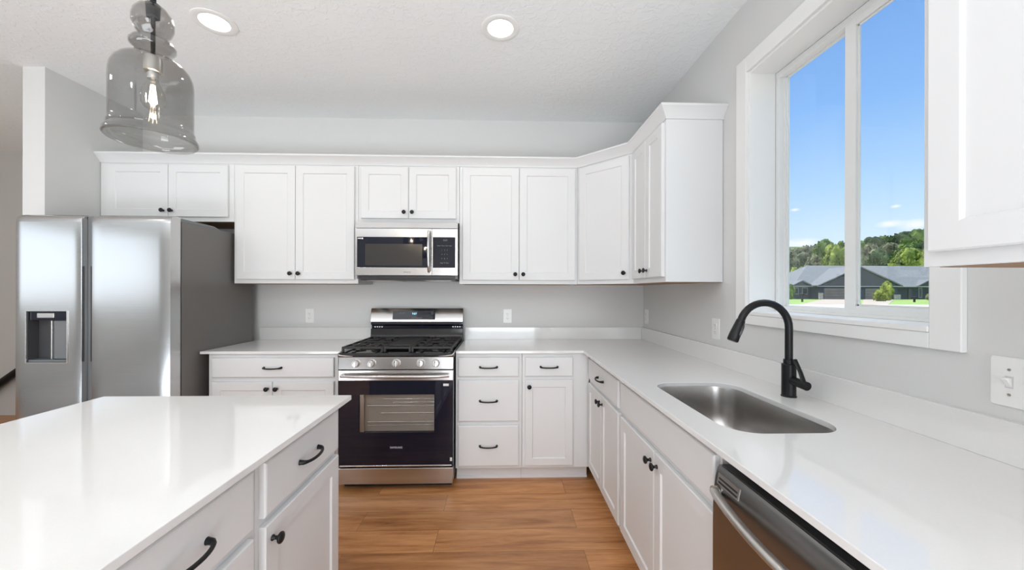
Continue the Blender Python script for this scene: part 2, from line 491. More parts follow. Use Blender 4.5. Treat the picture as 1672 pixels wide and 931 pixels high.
# ------------------------------------------------------------------ crown moulding on the wall cabinets
UF = -.33                                                   # face frame of back wall cabinets
RF = -.32                                                   # face frame of right wall cabinets (x)
UB, UT = 1.377, 2.286
RE = -1.17                                                  # end of right wall cabinet
def crown(path, out, label):
    """path: list of (x, y) cabinet line; out: per point outward offset direction (x, y) scaled for mitre"""
    prof = [(0.0, -.012), (.006, -.012), (.010, .0), (.040, .038), (.048, .044), (.048, .056), (0.0, .056)]
    bm = bmesh.new()
    rings = [[(p[0] + o[0] * a, p[1] + o[1] * a, UT + h) for a, h in prof] for p, o in zip(path, out)]
    loft(bm, rings)
    o = finish('crown_molding', bm, 'cabinet', None, .0015)
    return tag(o, label, 'molding')
k = math.tan(PI/8)
crown([(WS, UF), (-.64, UF), (RF, -.66), (RF, RE), (0, RE)],
      [(0, -1), (-k, -1), (-1, -k), (-1, -1), (0, -1)],
      'long white crown molding running along the top of the wall cabinets')

# ------------------------------------------------------------------ hardware meshes (shared)
def make_mesh(bm, m, name):
    bmesh.ops.recalc_face_normals(bm, faces=bm.faces)
    me = bpy.data.meshes.new(name); bm.to_mesh(me); bm.free()
    me.materials.append(M[m])
    for p in me.polygons: p.use_smooth = True
    me.set_sharp_from_angle(angle=math.radians(45))
    return me
bm = bmesh.new()                                             # arched bar pull, local: along x, out is -y
pts, rs = [], []
for i in range(15):
    s = i / 14; a = s * PI
    pts.append((-.058 * math.cos(a), -.004 - .026 * math.sin(a) ** .75, -.003 * math.sin(a)))
    rs.append(.0075 if i in (0, 14) else .0072 if i in (1, 13) else .0058 if i in (2, 12) else .0048)
tube(bm, pts, rs, 10)
for sx in (-1, 1):
    cyl(bm, (sx * .058, 0, 0), (sx * .056, -.010, 0), .0085, .006, 12)
PULL = make_mesh(bm, 'black_metal', 'pull')
bm = bmesh.new()                                             # mushroom knob, out is -y
lathe(bm, [(.008, 0), (.008, .003), (.0052, .006), (.0052, .013), (.010, .017), (.0145, .020), (.0155, .023), (.0145, .026), (.009, .029), (.0, .030)], (0, 0, 0), (0, -1, 0), 20)
KNOB = make_mesh(bm, 'black_metal', 'knob')
def put(name, me, parent, loc):
    o = bpy.data.objects.new(name, me); col.objects.link(o); o.parent = parent; o.location = loc
    return o

# ------------------------------------------------------------------ cabinets (local frame: x along the front, -y out of the front, origin at the left end of the face frame)
def shaker(parent, x0, x1, z0, z1, knob=None, stile=.056):
    T = .019; R_ = .0065
    bm = bmesh.new()
    def ring(i, y):
        return [(x0 + i, y, z0 + i), (x1 - i, y, z0 + i), (x1 - i, y, z1 - i), (x0 + i, y, z1 - i)]
    rings = [ring(0, -.0005), ring(0, -T + .003), ring(.003, -T), ring(stile, -T), ring(stile + .0015, -T + .002), ring(stile + .005, -T + R_)]
    loft(bm, rings)
    o = finish('door', bm, 'cabinet', parent, world=False)
    if knob:
        kx = x0 + .029 if knob[0] == 'l' else x1 - .029
        kz = z0 + .045 if knob[1] == 'b' else z1 - .045
        put('knob', KNOB, o, (kx, -T, kz))
    return o

def slab(parent, x0, x1, z0, z1, pull=True, name='drawer'):
    T = .019
    bm = bmesh.new()
    def ring(i, y):
        return [(x0 + i, y, z0 + i), (x1 - i, y, z0 + i), (x1 - i, y, z1 - i), (x0 + i, y, z1 - i)]
    loft(bm, [ring(0, -.0005), ring(0, -T + .005), ring(.0025, -T + .0015), ring(.006, -T)])
    o = finish(name, bm, 'cabinet', parent, world=False)
    if pull:
        put('handle', PULL, o, ((x0 + x1)/2, -T, (z0 + z1)/2))
    return o

def carcass(parent, w, d, z0, z1, kick=True, kick_d=.07, gap=.002, under=False):
    """face frame with closed body behind it, all one painted box"""
    bm = bmesh.new()
    box(bm, gap/2, w - gap/2, 0, d, z0, z1)
    o = finish('body', bm, 'cabinet', parent, .001, world=False)
    if kick:
        boxo('toe_kick', (gap/2, w - gap/2, kick_d, kick_d + .015, .0, z0), 'cabinet', parent, world=False)
        bm = bmesh.new()
        prism(bm, [(kick_d, 0), (kick_d - .012, 0), (kick_d - .011, .010), (kick_d - .004, .017), (kick_d, .018)], 'x', gap/2, w - gap/2)
        finish('shoe_strip', bm, 'cabinet', parent, world=False)
    if under:
        boxo('underside', (.016, w - .016, .018, d, z0 - .0012, z0 + .004), 'birch', parent, world=False)
    return o

def wall_cab(x0, x1, z0, label, doors, rz=0.0, org=None, w=None):
    t = thing('wall_cabinet', label, 'cabinet', org if org else (x0, UF, 0), rz)
    w = w if w else x1 - x0
    carcass(t, w, .328 if org is None else .318, z0, UT - .002, kick=False, under=True)
    for d in doors:
        shaker(t, *d)
    return t
dz0, dz1 = UB + .030, 2.262
DX = lambda x0, a: a - x0
def two_doors(x0, a, m_, c, z0):
    return [(a - x0, m_ - .0015 - x0, z0, dz1, 'rb'), (m_ + .0015 - x0, c - x0, z0, dz1, 'lb')]
wall_cab(WS + .003, -3.235, 1.84, 'short white two-door wall cabinet above the refrigerator', two_doors(WS + .003, -4.145, -3.708, -3.272, 1.872))
wall_cab(-3.235, -2.312, UB, 'tall white two-door wall cabinet between refrigerator cabinet and microwave', two_doors(-3.235, -3.212, -2.775, -2.337, dz0))
wall_cab(-2.312, -1.548, 1.842, 'short white two-door wall cabinet above the microwave', two_doors(-2.312, -2.288, -1.931, -1.572, 1.872))
wall_cab(-1.548, -.64, UB, 'tall white two-door wall cabinet right of the microwave', two_doors(-1.548, -1.522, -1.091, -.660, dz0))
# corner cabinet with a diagonal front
t = thing('wall_cabinet', 'white corner wall cabinet with one diagonal door', 'cabinet', (-.64, UF, 0), -PI/4)
bm = bmesh.new()
prism(bm, [(-.002, -.002), (-.002, -.659), (RF, -.659), (-.639, UF), (-.639, -.002)], 'z', UB, UT - .002)
finish('body', bm, 'cabinet', t, .001)
bm = bmesh.new()
prism(bm, [(-.02, -.02), (-.02, -.64), (RF - .01, -.64), (-.62, UF - .01), (-.62, -.02)], 'z', UB - .0012, UB + .003)
finish('underside', bm, 'birch', t)
dl = math.hypot(.32, .33)
shaker(t, .026, dl - .030, dz0, dz1, 'rb')
# right wall, far side of the window
t = wall_cab(0, 0, UB, 'white two-door wall cabinet on the window wall with a bare end panel', [(.020, .2535, dz0, dz1, 'rb'), (.2565, .492, dz0, dz1, 'lb')], -PI/2, (RF, -.66, 0), .51)
# right wall, near side of the window
t = wall_cab(0, 0, UB, 'white wall cabinet at the right edge of the photo, right of the window', [(.022, .440, dz0, dz1, 'rb'), (.443, .860, dz0, dz1, 'lb')], -PI/2, (RF, -2.432, 0), .88)

# ------------------------------------------------------------------ base cabinets
BF = -.613
ZT, ZC = .896, .914                                          # cabinet top, counter top
def base_cab(label, org, rz, w, d=.60, cat='cabinet'):
    t = thing('base_cabinet', label, cat, org, rz)
    carcass(t, w, d, .10, ZT - .0005)
    return t
t = base_cab('white base cabinet between refrigerator and range, one wide drawer over two doors', (-3.205, BF, 0), 0, .865)
slab(t, .030, .842, .735, .868); shaker(t, .030, .432, .13, .705, 'rt'); shaker(t, .435, .842, .13, .705, 'lt')
t = base_cab('white three-drawer base cabinet just right of the range', (-1.540, BF, 0), 0, .458)
slab(t, .018, .436, .735, .868); slab(t, .018, .436, .427, .712); slab(t, .018, .436, .120, .400)
t = base_cab('white base cabinet in the corner with one small drawer over one door', (-1.082, BF, 0), 0, .4685)
slab(t, .020, .352, .735, .868); shaker(t, .020, .352, .120, .712, 'lt', .05)
t = base_cab('white base cabinet at the far end of the sink run, narrow drawer over two doors', (BF, -.635, 0), -PI/2, .698)
slab(t, .032, .682, .728, .866); shaker(t, .032, .355, .130, .702, 'rt', .05); shaker(t, .358, .682, .130, .702, 'lt', .05)
t = thing('base_cabinet', 'wide white sink cabinet with a plain false front over two doors', 'cabinet', (BF, -1.334, 0), -PI/2)
bm = bmesh.new()
W_ = .858
box(bm, .001, W_ - .001, 0, .02, .10, ZT - .0005); box(bm, .001, .018, .02, .60, .10, ZT - .0005); box(bm, W_ - .018, W_ - .001, .02, .60, .10, ZT - .0005)
box(bm, .018, W_ - .018, .02, .60, .10, .118); box(bm, .018, W_ - .018, .585, .60, .118, ZT - .0005)
finish('body', bm, 'cabinet', t, world=False)
boxo('toe_kick', (.001, W_ - .001, .07, .085, 0, .10), 'cabinet', t, world=False)
slab(t, .024, .846, .726, .866, False, 'false_front'); shaker(t, .024, .4335, .130, .700, 'rt'); shaker(t, .4365, .846, .130, .700, 'lt')
t = base_cab('white base cabinet beyond the dishwasher under the near end of the counter', (BF, -2.805, 0), -PI/2, .60)
slab(t, .02, .58, .735, .866); shaker(t, .02, .299, .13, .712, 'rt'); shaker(t, .301, .58, .13, .712, 'lt')

# island base (front faces the sink run)
IX, IF = -1.8132, -1.865
t = base_cab('white island cabinet nearest the range, one drawer over one door', (IF, -2.222, 0), PI/2, .468, .60)
slab(t, .016, .462, .721, .868); shaker(t, .016, .462, .12, .698, 'lt')
t = base_cab('white island cabinet at the bottom edge of the photo, beside its far neighbour', (IF, -2.690, 0), PI/2, .468, .60)
slab(t, .016, .440, .721, .868); shaker(t, .016, .440, .12, .698, 'lt')
t = base_cab('white island cabinet below the bottom edge of the photo', (IF, -3.60, 0), PI/2, .910, .60)
slab(t, .016, .890, .721, .868); shaker(t, .016, .452, .12, .698, 'rt'); shaker(t, .455, .890, .12, .698, 'lt')

# ------------------------------------------------------------------ countertops
def counter(name, label, poly, holes=(), bev=.002):
    bm = bmesh.new()
    plate_with_hole(bm, poly, [list(h) for h in holes], 'z', ZT, ZC)
    bmesh.ops.recalc_face_normals(bm, faces=bm.faces)
    o = finish(name, bm, 'quartz', None, bev)
    return tag(o, label, 'countertop')
CF, CR = -.6427, -.6592
counter('countertop', 'short white quartz countertop between refrigerator and range', [(-3.243, CF), (-2.314, CF), (-2.314, -.001), (-3.243, -.001)])
SX0, SX1, SY0, SY1 = -.556, -.200, -2.150, -1.545
hole = rrect(SX0, SX1, SY0, SY1, .095, 10)
counter('countertop', 'L-shaped white quartz countertop with the sink cut into it', [(-1.536, CF), (CR, CF), (CR, -3.42), (-.001, -3.42), (-.001, -.001), (-1.536, -.001)], [hole])
counter('island_countertop', 'large white quartz island top in the foreground', [(-2.755, -3.63), (IX, -3.63), (IX, -1.7226), (-2.755, -1.7226)])
def splash(label, dims):
    o = boxo('backsplash', dims, 'quartz', None, .0015)
    return tag(o, label, 'backsplash')
SH = ZC + .1016
splash('low white quartz backsplash strip left of the range', (-3.243, -2.316, -.021, -.001, ZC, SH))
splash('low white quartz backsplash strip from the range to the corner', (-1.534, -.022, -.021, -.001, ZC, SH))
splash('long low white quartz backsplash strip under the window', (-.021, -.001, -3.42, -.001, ZC, SH))

# ------------------------------------------------------------------ sink
t = thing('kitchen_sink', 'stainless undermount sink with rounded corners set in the counter', 'sink', ((SX0+SX1)/2, (SY0+SY1)/2, ZT - .19))
bm = bmesh.new()
def rr(i, z, rad):
    return [(x, y, z) for x, y in rrect(SX0 + i, SX1 - i, SY0 + i, SY1 - i, rad, 10)]
zt = ZT - .0006
rings = [rr(-.022, zt, .11), rr(-.004, zt, .097), rr(-.003, zt - .004, .096), rr(.0, zt - .10, .092), rr(.006, zt - .165, .088), rr(.018, zt - .18, .078), rr(.035, zt - .186, .06), rr(.12, zt - .19, .03)]
vs = loft(bm, rings, cap=False)
bm.faces.new(vs[-1])
o = finish('basin', bm, 'steel_sink', t, smooth=True)
sd = o.modifiers.new('thickness', 'SOLIDIFY'); sd.thickness = .0012; sd.offset = -1
bm = bmesh.new()
cxs, cys = (SX0+SX1)/2 + .03, (SY0+SY1)/2
lathe(bm, [(.052, 0), (.055, .002), (.05, .004), (.04, .002), (.036, -.001)], (cxs, cys, zt - .1885), (0, 0, 1), 28)
finish('drain', bm, 'chrome', t, smooth=True)

# ------------------------------------------------------------------ faucet
FX, FY = -.10, -1.774
t = thing('faucet', 'matte black pull-down gooseneck faucet behind the sink', 'faucet', (FX, FY, ZC))
bm = bmesh.new()
lathe(bm, [(.0265, 0), (.0265, .004), (.0245, .006), (.0245, .125), (.022, .128), (.018, .129)], (FX, FY, ZC), n=32)
finish('body', bm, 'black_metal', t, smooth=True)
bm = bmesh.new()
cyl(bm, (FX, FY, ZC + .128), (FX, FY, ZC + .145), .0185)
finish('collar', bm, 'black_metal', t, smooth=True)
bm = bmesh.new()
pts = [(FX, FY, ZC + .145), (FX, FY, 1.12)]
RA = .098
zc = 1.182
pts += [(FX, FY, zc)]
for i in range(1, 17):
    a = math.radians(162) * i / 16
    pts.append((FX - RA + RA * math.cos(a), FY, zc + RA * math.sin(a)))
tube(bm, pts, .0135, 20)
finish('spout', bm, 'black_metal', t, smooth=True)
e = Vector(pts[-1]); d = (Vector(pts[-1]) - Vector(pts[-2])).normalized()
bm = bmesh.new()
lathe(bm, [(.0135, -.002), (.0155, 0), (.0165, .012), (.0200, .060), (.0205, .084), (.018, .088), (.012, .0885)], e, d, 24)
hd = finish('spray_head', bm, 'black_metal', t, smooth=True)
bm = bmesh.new()
q = e + d * .03 + Vector((.008, -.016, 0))
tube(bm, [q + d * -.012, q + d * .0, q + d * .026, q + d * .036], [.003, .006, .006, .003], 8)
finish('spray_button', bm, 'black_plastic', hd, smooth=True)
bm = bmesh.new()
cyl(bm, (FX, FY, ZC + .068), (FX + .002, FY - .088, ZC + .060), .0165)
h_ = finish('handle_barrel', bm, 'black_metal', t, .002)
bm = bmesh.new()
tube(bm, [(FX, FY - .075, ZC + .068), (FX, FY - .058, ZC + .105), (FX, FY - .030, ZC + .150)], [.010, .009, .0085], 12, flat=.45)
finish('lever', bm, 'black_metal', h_, smooth=True)

# ------------------------------------------------------------------ dishwasher
DY0, DY1 = -2.800, -2.202
t = thing('dishwasher', 'dark stainless dishwasher with curved bar handle under the counter', 'dishwasher', (BF, (DY0+DY1)/2, 0))
boxo('tub', (-.600, -.05, DY0 + .01, DY1 - .01, .10, .862), 'black_plastic', t)
boxo('toe_panel', (-.57, -.56, DY0 + .005, DY1 - .005, 0.002, .12), 'black_plastic', t)
bm = bmesh.new()
prism(bm, [(-.602, .125), (-.643, .125), (-.648, .135), (-.648, .70), (-.6475, .745), (-.6455, .785), (-.6410, .820), (-.6355, .844), (-.630, .852), (-.602, .852)], 'y', DY0 + .003, DY1 - .003)
dw = finish('door', bm, 'steel_dark', t, smooth=True)
boxo('control_strip', (-.628, -.604, DY0 + .012, DY1 - .012, .848, .856), 'black_plastic', dw)
bm = bmesh.new()
pts = []
for i in range(17):
    s = i / 16
    pts.append((-.655 - .035 * math.sin(PI * s) ** .8, DY1 - .022 - s * (DY1 - DY0 - .044), .790))
tube(bm, pts, .0125, 14, flat=.8)
cyl(bm, (-.645, DY1 - .022, .790), (-.660, DY1 - .022, .790), .0125); cyl(bm, (-.645, DY0 + .022, .790), (-.660, DY0 + .022, .790), .0125)
finish('handle', bm, 'nickel', dw, smooth=True)
bm = bmesh.new()
prism(bm, [(-.6425, .808), (-.6448, .808), (-.6395, .836), (-.6372, .836)], 'y', DY1 - .105, DY1 - .015)
bd = finish('vent_badge', bm, 'nickel', dw)
bm = bmesh.new()
for z_, x_ in ((.8125, -.6443), (.8225, -.6424)):
    prism(bm, [(x_ + .002, z_), (x_ - .0004, z_), (x_ + .0004, z_ + .0045), (x_ + .0028, z_ + .0045)], 'y', DY1 - .100, DY1 - .022)
finish('vent_slots', bm, 'black_plastic', bd)

# ------------------------------------------------------------------ refrigerator
FX0, FX1 = -4.158, -3.248
t = thing('refrigerator', 'stainless side-by-side refrigerator with water dispenser in its left door', 'refrigerator', ((FX0+FX1)/2, -.45, 0))
boxo('cabinet_body', (FX0 + .006, FX1 - .003, -.775, -.095, .03, 1.757), 'fridge_side', t, .004)
boxo('base_grille', (FX0 + .02, FX1 - .02, -.76, -.12, .003, .06), 'dark_grey', t)
bm = bmesh.new()
prism(bm, [(-.77, 1.757), (-.79, 1.757), (-.79, 1.772), (-.77, 1.779), (-.50, 1.775), (-.44, 1.758)], 'x', FX1 - .10, FX1 - .008)
finish('hinge_cover', bm, 'grey_plastic', t, .002)
bm = bmesh.new()
prism(bm, [(-.77, 1.757), (-.79, 1.757), (-.79, 1.772), (-.77, 1.779), (-.50, 1.775), (-.44, 1.758)], 'x', FX0 + .01, FX0 + .10)
finish('hinge_cover', bm, 'grey_plastic', t, .002)
boxo('gasket', (FX0 + .014, FX1 - .014, -.788, -.774, .07, 1.75), 'dark_grey', t)
# doors: rounded top edge, front slightly bowed
def fdoor(x0, x1, hole=None):
    z0, z1, yb, yf = .065, 1.783, -.788, -.866
    bm = bmesh.new()
    N = 14
    cols = []
    for i in range(N + 1):
        s = i / N; x = x0 + (x1 - x0) * s
        bow = .006 * (1 - (2*s - 1) ** 2)
        ed = .005 * (max(0, abs(2*s - 1) - .93) / .07) ** 2
        prof = [(yb, z0), (yf - bow + ed + .006, z0), (yf - bow + ed, z0 + .01)]
        nz = 16
        for j in range(1, nz):
            prof.append((yf - bow + ed, z0 + .01 + (z1 - .058 - z0 - .01) * j / nz))
        for a in range(0, 91, 15):
            r_ = math.radians(a)
            prof.append((yf - bow + ed + .022 * (1 - math.cos(r_)) , z1 - .048 + .040 * math.sin(r_)))
        prof += [(yf - bow + ed + .032, z1 - .001), (yb, z1)]
        cols.append([(x, y, z) for y, z in prof])
    loft(bm, cols)
    return bm
LX1, RX0 = -3.766, -3.712
bm = fdoor(FX0, LX1)
ld = finish('freezer_door', bm, 'steel_fridge', t, smooth=True)
bm = fdoor(RX0, FX1)
rd = finish('fridge_door', bm, 'steel_fridge', t, smooth=True)
# dispenser cut into the left door
cutter_dims = (-4.083, -3.846, -.90, -.806, .885, 1.196)
bm = bmesh.new(); box(bm, *cutter_dims)
me = bpy.data.meshes.new('recess'); bm.to_mesh(me); bm.free()
cut = bpy.data.objects.new('recess', me); col.objects.link(cut)
bo = ld.modifiers.new('recess', 'BOOLEAN'); bo.object = cut; bo.operation = 'DIFFERENCE'; bo.solver = 'EXACT'
cut.parent = None
me2 = None
dg = bpy.context.evaluated_depsgraph_get()
bpy.context.view_layer.update()
cut.matrix_world = Matrix.Identity(4)
bpy.context.view_layer.update()
dg.update()
newme = bpy.data.meshes.new_from_object(ld.evaluated_get(dg))
ld.modifiers.clear()
ld.data = newme
bpy.data.objects.remove(cut)
x0, x1, z0, z1 = -4.083, -3.846, .885, 1.196
dp = boxo('water_dispenser', [(x0, x1, -.812, -.806, z0, z1), (x0, x0 + .003, -.868, -.806, z0, z1), (x1 - .003, x1, -.868, -.806, z0, z1), (x0, x1, -.868, -.806, z1 - .003, z1), (x0, x1, -.868, -.806, z0, z0 + .003)], 'dark_grey', ld)
boxo('dispenser_bezel', [(x0 - .005, x0 + .001, -.875, -.862, z0 - .004, z1 + .004), (x1 - .001, x1 + .004, -.875, -.862, z0 - .004, z1 + .004), (x0, x1, -.875, -.862, z1 - .001, z1 + .004), (x0, x1, -.875, -.862, z0 - .004, z0 + .001)], 'chrome', dp, .0008)
boxo('dispenser_controls', (x0 + .003, x1 - .003, -.862, -.812, z1 - .055, z1 - .003), 'black_glass', dp, .002)
boxo('dispenser_display', (x0 + .055, x0 + .155, -.868, -.860, z1 - .042, z1 - .012), 'nickel', dp, .003)
bm = bmesh.new()
prism(bm, [(x0 + .125, -.812), (x0 + .120, -.835), (x0 + .135, -.848), (x1 - .004, -.848), (x1 - .004, -.812)], 'z', z0 + .018, z1 - .058)
finish('dispenser_paddle', bm, 'grey_plastic', dp, .003)
boxo('dispenser_tray', (x0 + .004, x1 - .004, -.866, -.812, z0 + .003, z0 + .016), 'grey_plastic', dp, .002)
boxo('dispenser_edge', (x0 + .118, x0 + .126, -.852, -.812, z0 + .018, z1 - .058), 'chrome', dp, .002)
# recessed grip channel between the doors
boxo('grip_channel', (LX1 + .001, RX0 - .001, -.835, -.79, .07, 1.775), 'grey_plastic', t, .002)
boxo('grip_pocket', [(LX1 + .020, RX0 - .002, -.8365, -.834, .885, 1.470)], 'black_plastic', t)
boxo('door_edge_strip', [(LX1 - .003, LX1 + .001, -.868, -.79, .075, 1.76)], 'chrome', ld, .001)

# ------------------------------------------------------------------ range
GX0, GX1 = -2.305, -1.543
t = thing('gas_range', 'stainless gas range with black oven door between the base cabinets', 'range', ((GX0+GX1)/2, -.35, 0))
GF = -.700
boxo('side_panels', (GX0 + .004, GX1 - .004, -.668, -.03, .05, .880), 'black_plastic', t)
boxo('foot_rail', (GX0 + .02, GX1 - .02, -.64, -.08, .0, .05), 'black_plastic', t)
boxo('storage_drawer', (GX0 + .003, GX1 - .003, GF, -.669, .040, .146), 'steel', t, .004)
# oven door with a window opening
dz0_, dz1_ = .170, .726
wx0, wx1, wz0, wz1 = -2.167, -1.671, .383, .634
dr = bpy.data.objects.new('oven_door', None)
bm = bmesh.new()
plate_with_hole(bm, [(GX0 + .003, .160), (GX1 - .003, .160), (GX1 - .003, .726), (GX0 + .003, .726)], [[(wx0, wz0), (wx1, wz0), (wx1, wz1), (wx0, wz1)]], 'y', GF, -.672)
bpy.data.objects.remove(dr)
dr = finish('oven_door', bm, 'black_glass', t, .001)
boxo('door_bottom_strip', (GX0 + .012, GX1 - .012, GF - .004, GF + .01, .157, .167), 'chrome', dr, .003)
boxo('window_glass', (wx0, wx1, GF + .003, GF + .006, wz0, wz1), 'oven_glass', dr)
bm = bmesh.new()
for d_ in ((wx0, wx1, -.672, -.670, wz0, wz1),):
    pass
# oven cavity seen through the glass
box(bm, wx0, wx0 + .03, -.690, -.6745, wz0, wz1)
finish('inner_frame', bm, 'nickel', dr, .002)
cv = boxo('oven_cavity', [(wx0, wx1, -.6692, -.6685, wz0, wz1)], 'cavity', dr)
bm = bmesh.new()
for z_, xa in ((.600, wx0 + .16), (.577, wx0 + .22), (.555, wx0 + .05), (.507, wx0 + .14), (.447, wx0 + .05), (.425, wx0 + .05)):
    tube(bm, [(xa, -.676, z_), (wx1 - .004, -.676, z_)], .0026, 8)
finish('oven_rack', bm, 'chrome', dr)
# handle panel and bowed handle
hp = boxo('door_top_band', (GX0 + .003, GX1 - .003, GF - .002, -.672, .727, .796), 'steel', dr, .003)
bm = bmesh.new()
pts = []
for i in range(17):
    s = i / 16
    pts.append((GX0 + .028 + s * (GX1 - GX0 - .056), GF - .022 - .030 * math.sin(PI * s) ** .6, .764))
tube(bm, pts, .0125, 14, flat=.85)
for x_ in (GX0 + .030, GX1 - .030):
    cyl(bm, (x_, GF, .764), (x_, GF - .026, .764), .0125, n=16)
finish('handle', bm, 'steel', dr, smooth=True)
text('logo', 'SAMSUNG', .018, 'print', dr, (-1.921, GF - .001, .283), FACE_Y)
boxo('sticker', (-1.612, -1.575, GF - .0008, GF, .690, .706), 'sticker', dr)
boxo('sticker', (-1.566, -1.552, GF - .0008, GF, .190, .214), 'sticker', dr)
# control panel and knobs
cp = bmesh.new()
prism(cp, [(-.672, .802), (GF - .004, .802), (GF + .002, .884), (-.672, .884)], 'x', GX0 + .003, GX1 - .003)
finish('control_panel', cp, 'steel', t, .003)
for kx in (-2.184, -2.083, -1.923, -1.762, -1.661):
    bm = bmesh.new()
    lathe(bm, [(.027, 0), (.027, .003), (.0235, .005), (.0225, .024), (.0205, .028), (.0, .029)], (kx, GF - .001, .844), (0, -1, .07), 28)
    k_ = finish('knob', bm, 'nickel', t, smooth=True)
    bm = bmesh.new(); box(bm, kx - .0045, kx + .0045, GF - .036, GF - .026, .824, .864)
    finish('grip', bm, 'chrome', k_, .002)
    boxo('mark', (kx - .002, kx + .002, GF - .0365, GF - .0355, .852, .862), 'black_plastic', k_)
# cooktop
bm = bmesh.new()
prism(bm, [(-.035, .882), (-.672, .882), (GF - .003, .884), (GF - .006, .894), (GF + .004, .910), (-.655, .916), (-.10, .916), (-.035, .920)], 'x', GX0, GX1)
ct = finish('cooktop', bm, 'enamel', t, .004)
bm = bmesh.new()
for s_, x_ in ((1, GX0), (-1, GX1)):
    pts = [(x_ + s_ * .002, -.62, .912), (x_ + s_ * .003, GF + .006, .905), (x_ + s_ * .010, GF - .006, .896), (x_ + s_ * .05, GF - .007, .892), (x_ + s_ * .10, GF - .006, .890)]
    tube(bm, pts, [.004, .006, .006, .004, .001], 8)
finish('corner_trim', bm, 'chrome', ct, smooth=True)
burners = [(-2.16, -.20, .036), (-2.16, -.50, .045), (-1.924, -.35, .04), (-1.69, -.20, .036), (-1.69, -.50, .045)]
for bx, by, r_ in burners:
    bm = bmesh.new()
    lathe(bm, [(r_ + .012, 0), (r_ + .012, .006), (r_, .010), (r_, .018), (r_ - .004, .022), (0, .023)], (bx, by, .915), n=28)
    finish('burner', bm, 'iron', t, smooth=True)
def grate(x0, x1, griddle=False):
    bm = bmesh.new()
    z0, z1 = .934, .948
    y0, y1 = -.672, -.095
    b_ = .007
    for (a, c) in ((x0, x0 + 2*b_), (x1 - 2*b_, x1)):
        box(bm, a, c, y0, y1, z0, z1)
    for yy in (y0, y1 - 2*b_, (y0 + y1)/2 - b_):
        box(bm, x0 + 2*b_, x1 - 2*b_, yy, yy + 2*b_, z0, z1)
    for (a, c) in ((x0, y0), (x1 - 2*b_, y0), (x0, y1 - 2*b_), (x1 - 2*b_, y1 - 2*b_)):
        box(bm, a, a + 2*b_, c, c + 2*b_, .914, z0)
    xm = (x0 + x1)/2
    if not griddle:
        for yc in ((y0*.75 + y1*.25), (y0*.25 + y1*.75)):
            for a in range(4):
                an = PI/4 + a * PI/2
                dx_, dy_ = math.cos(an), math.sin(an)
                p0 = Vector((xm + dx_*.028, yc + dy_*.028, z1 - .006)); p1 = Vector((xm + dx_*.135, yc + dy_*.125, z1 - .006))
                p1.x = min(max(p1.x, x0 + b_), x1 - b_)
                tube(bm, [p0, p1], .0062, 6)
            box(bm, x0 + 2*b_, xm - .03, yc - .006, yc + .006, z0, z1); box(bm, xm + .03, x1 - 2*b_, yc - .006, yc + .006, z0, z1)
        for k in (-.075, .075):
            box(bm, xm + k - .005, xm + k + .005, y0 + 2*b_, y1 - 2*b_, z0 + .002, z1)
    return finish('grate', bm, 'iron', t, .0015)
gw = (GX1 - GX0 - .03)
gx = GX0 + .012
grate(gx, gx + .275); g_ = grate(gx + .279, gx + .459, True); grate(gx + .463, GX1 - .012)
bm = bmesh.new()
box(bm, gx + .286, gx + .452, -.60, -.12, .940, .952)
finish('griddle', bm, 'iron', t, .004)
# back guard
bm = bmesh.new()
prism(bm, [(-.03, .916), (-.098, .916), (-.085, .955), (-.082, 1.012), (-.03, 1.012)], 'x', GX0 + .002, GX1 - .002)
bg = finish('back_guard', bm, 'enamel', t, .003)
bm = bmesh.new()
prism(bm, [(-.03, 1.012), (-.060, 1.012), (-.060, 1.035), (-.082, 1.045), (-.080, 1.066), (-.03, 1.066)], 'x', GX0 + .002, GX1 - .002)
finish('vent_section', bm, 'black_glass', bg, .002)
bm = bmesh.new()
for s_ in (0, 1):
    for k in range(4):
        xa = GX0 + .03 + k * .019 if s_ == 0 else GX1 - .03 - k * .019
        lathe(bm, [(.0055, 0), (.0055, .003), (.003, .004)], (xa, -.0590, 1.023), (0, -1, 0), 12)
finish('vent_rivet', bm, 'chrome', bg, smooth=True)
bm = bmesh.new()
prism(bm, [(-.03, 1.066), (-.092, 1.066), (-.070, 1.170), (-.062, 1.178), (-.03, 1.178)], 'x', GX0 - .0, GX1 + .0)
sp = finish('display_panel', bm, 'steel', t, .004)
TL = math.atan2(.022, .104)
bm = bmesh.new()
prism(bm, [(-.0895, 1.088), (-.0882, 1.088), (-.0745, 1.158), (-.0755, 1.158)], 'x', -2.123, -1.775)
for v in bm.verts: v.co.y -= .0015
ds = finish('display', bm, 'black_glass', sp, .0006)
TR = Matrix.Rotation(-TL, 4, 'X') @ FACE_Y
text('clock_digits', '9:07', .022, 'digits', ds, (-1.945, -.0835, 1.134), TR)
text('control_print', '+  -    BAKE   BROIL', .008, 'print_dim', ds, (-2.055, -.0835, 1.140), TR)
text('control_print', '1 2 3 4 5 6 7 8 9 0   START', .008, 'print_dim', ds, (-1.925, -.0885, 1.102), TR)

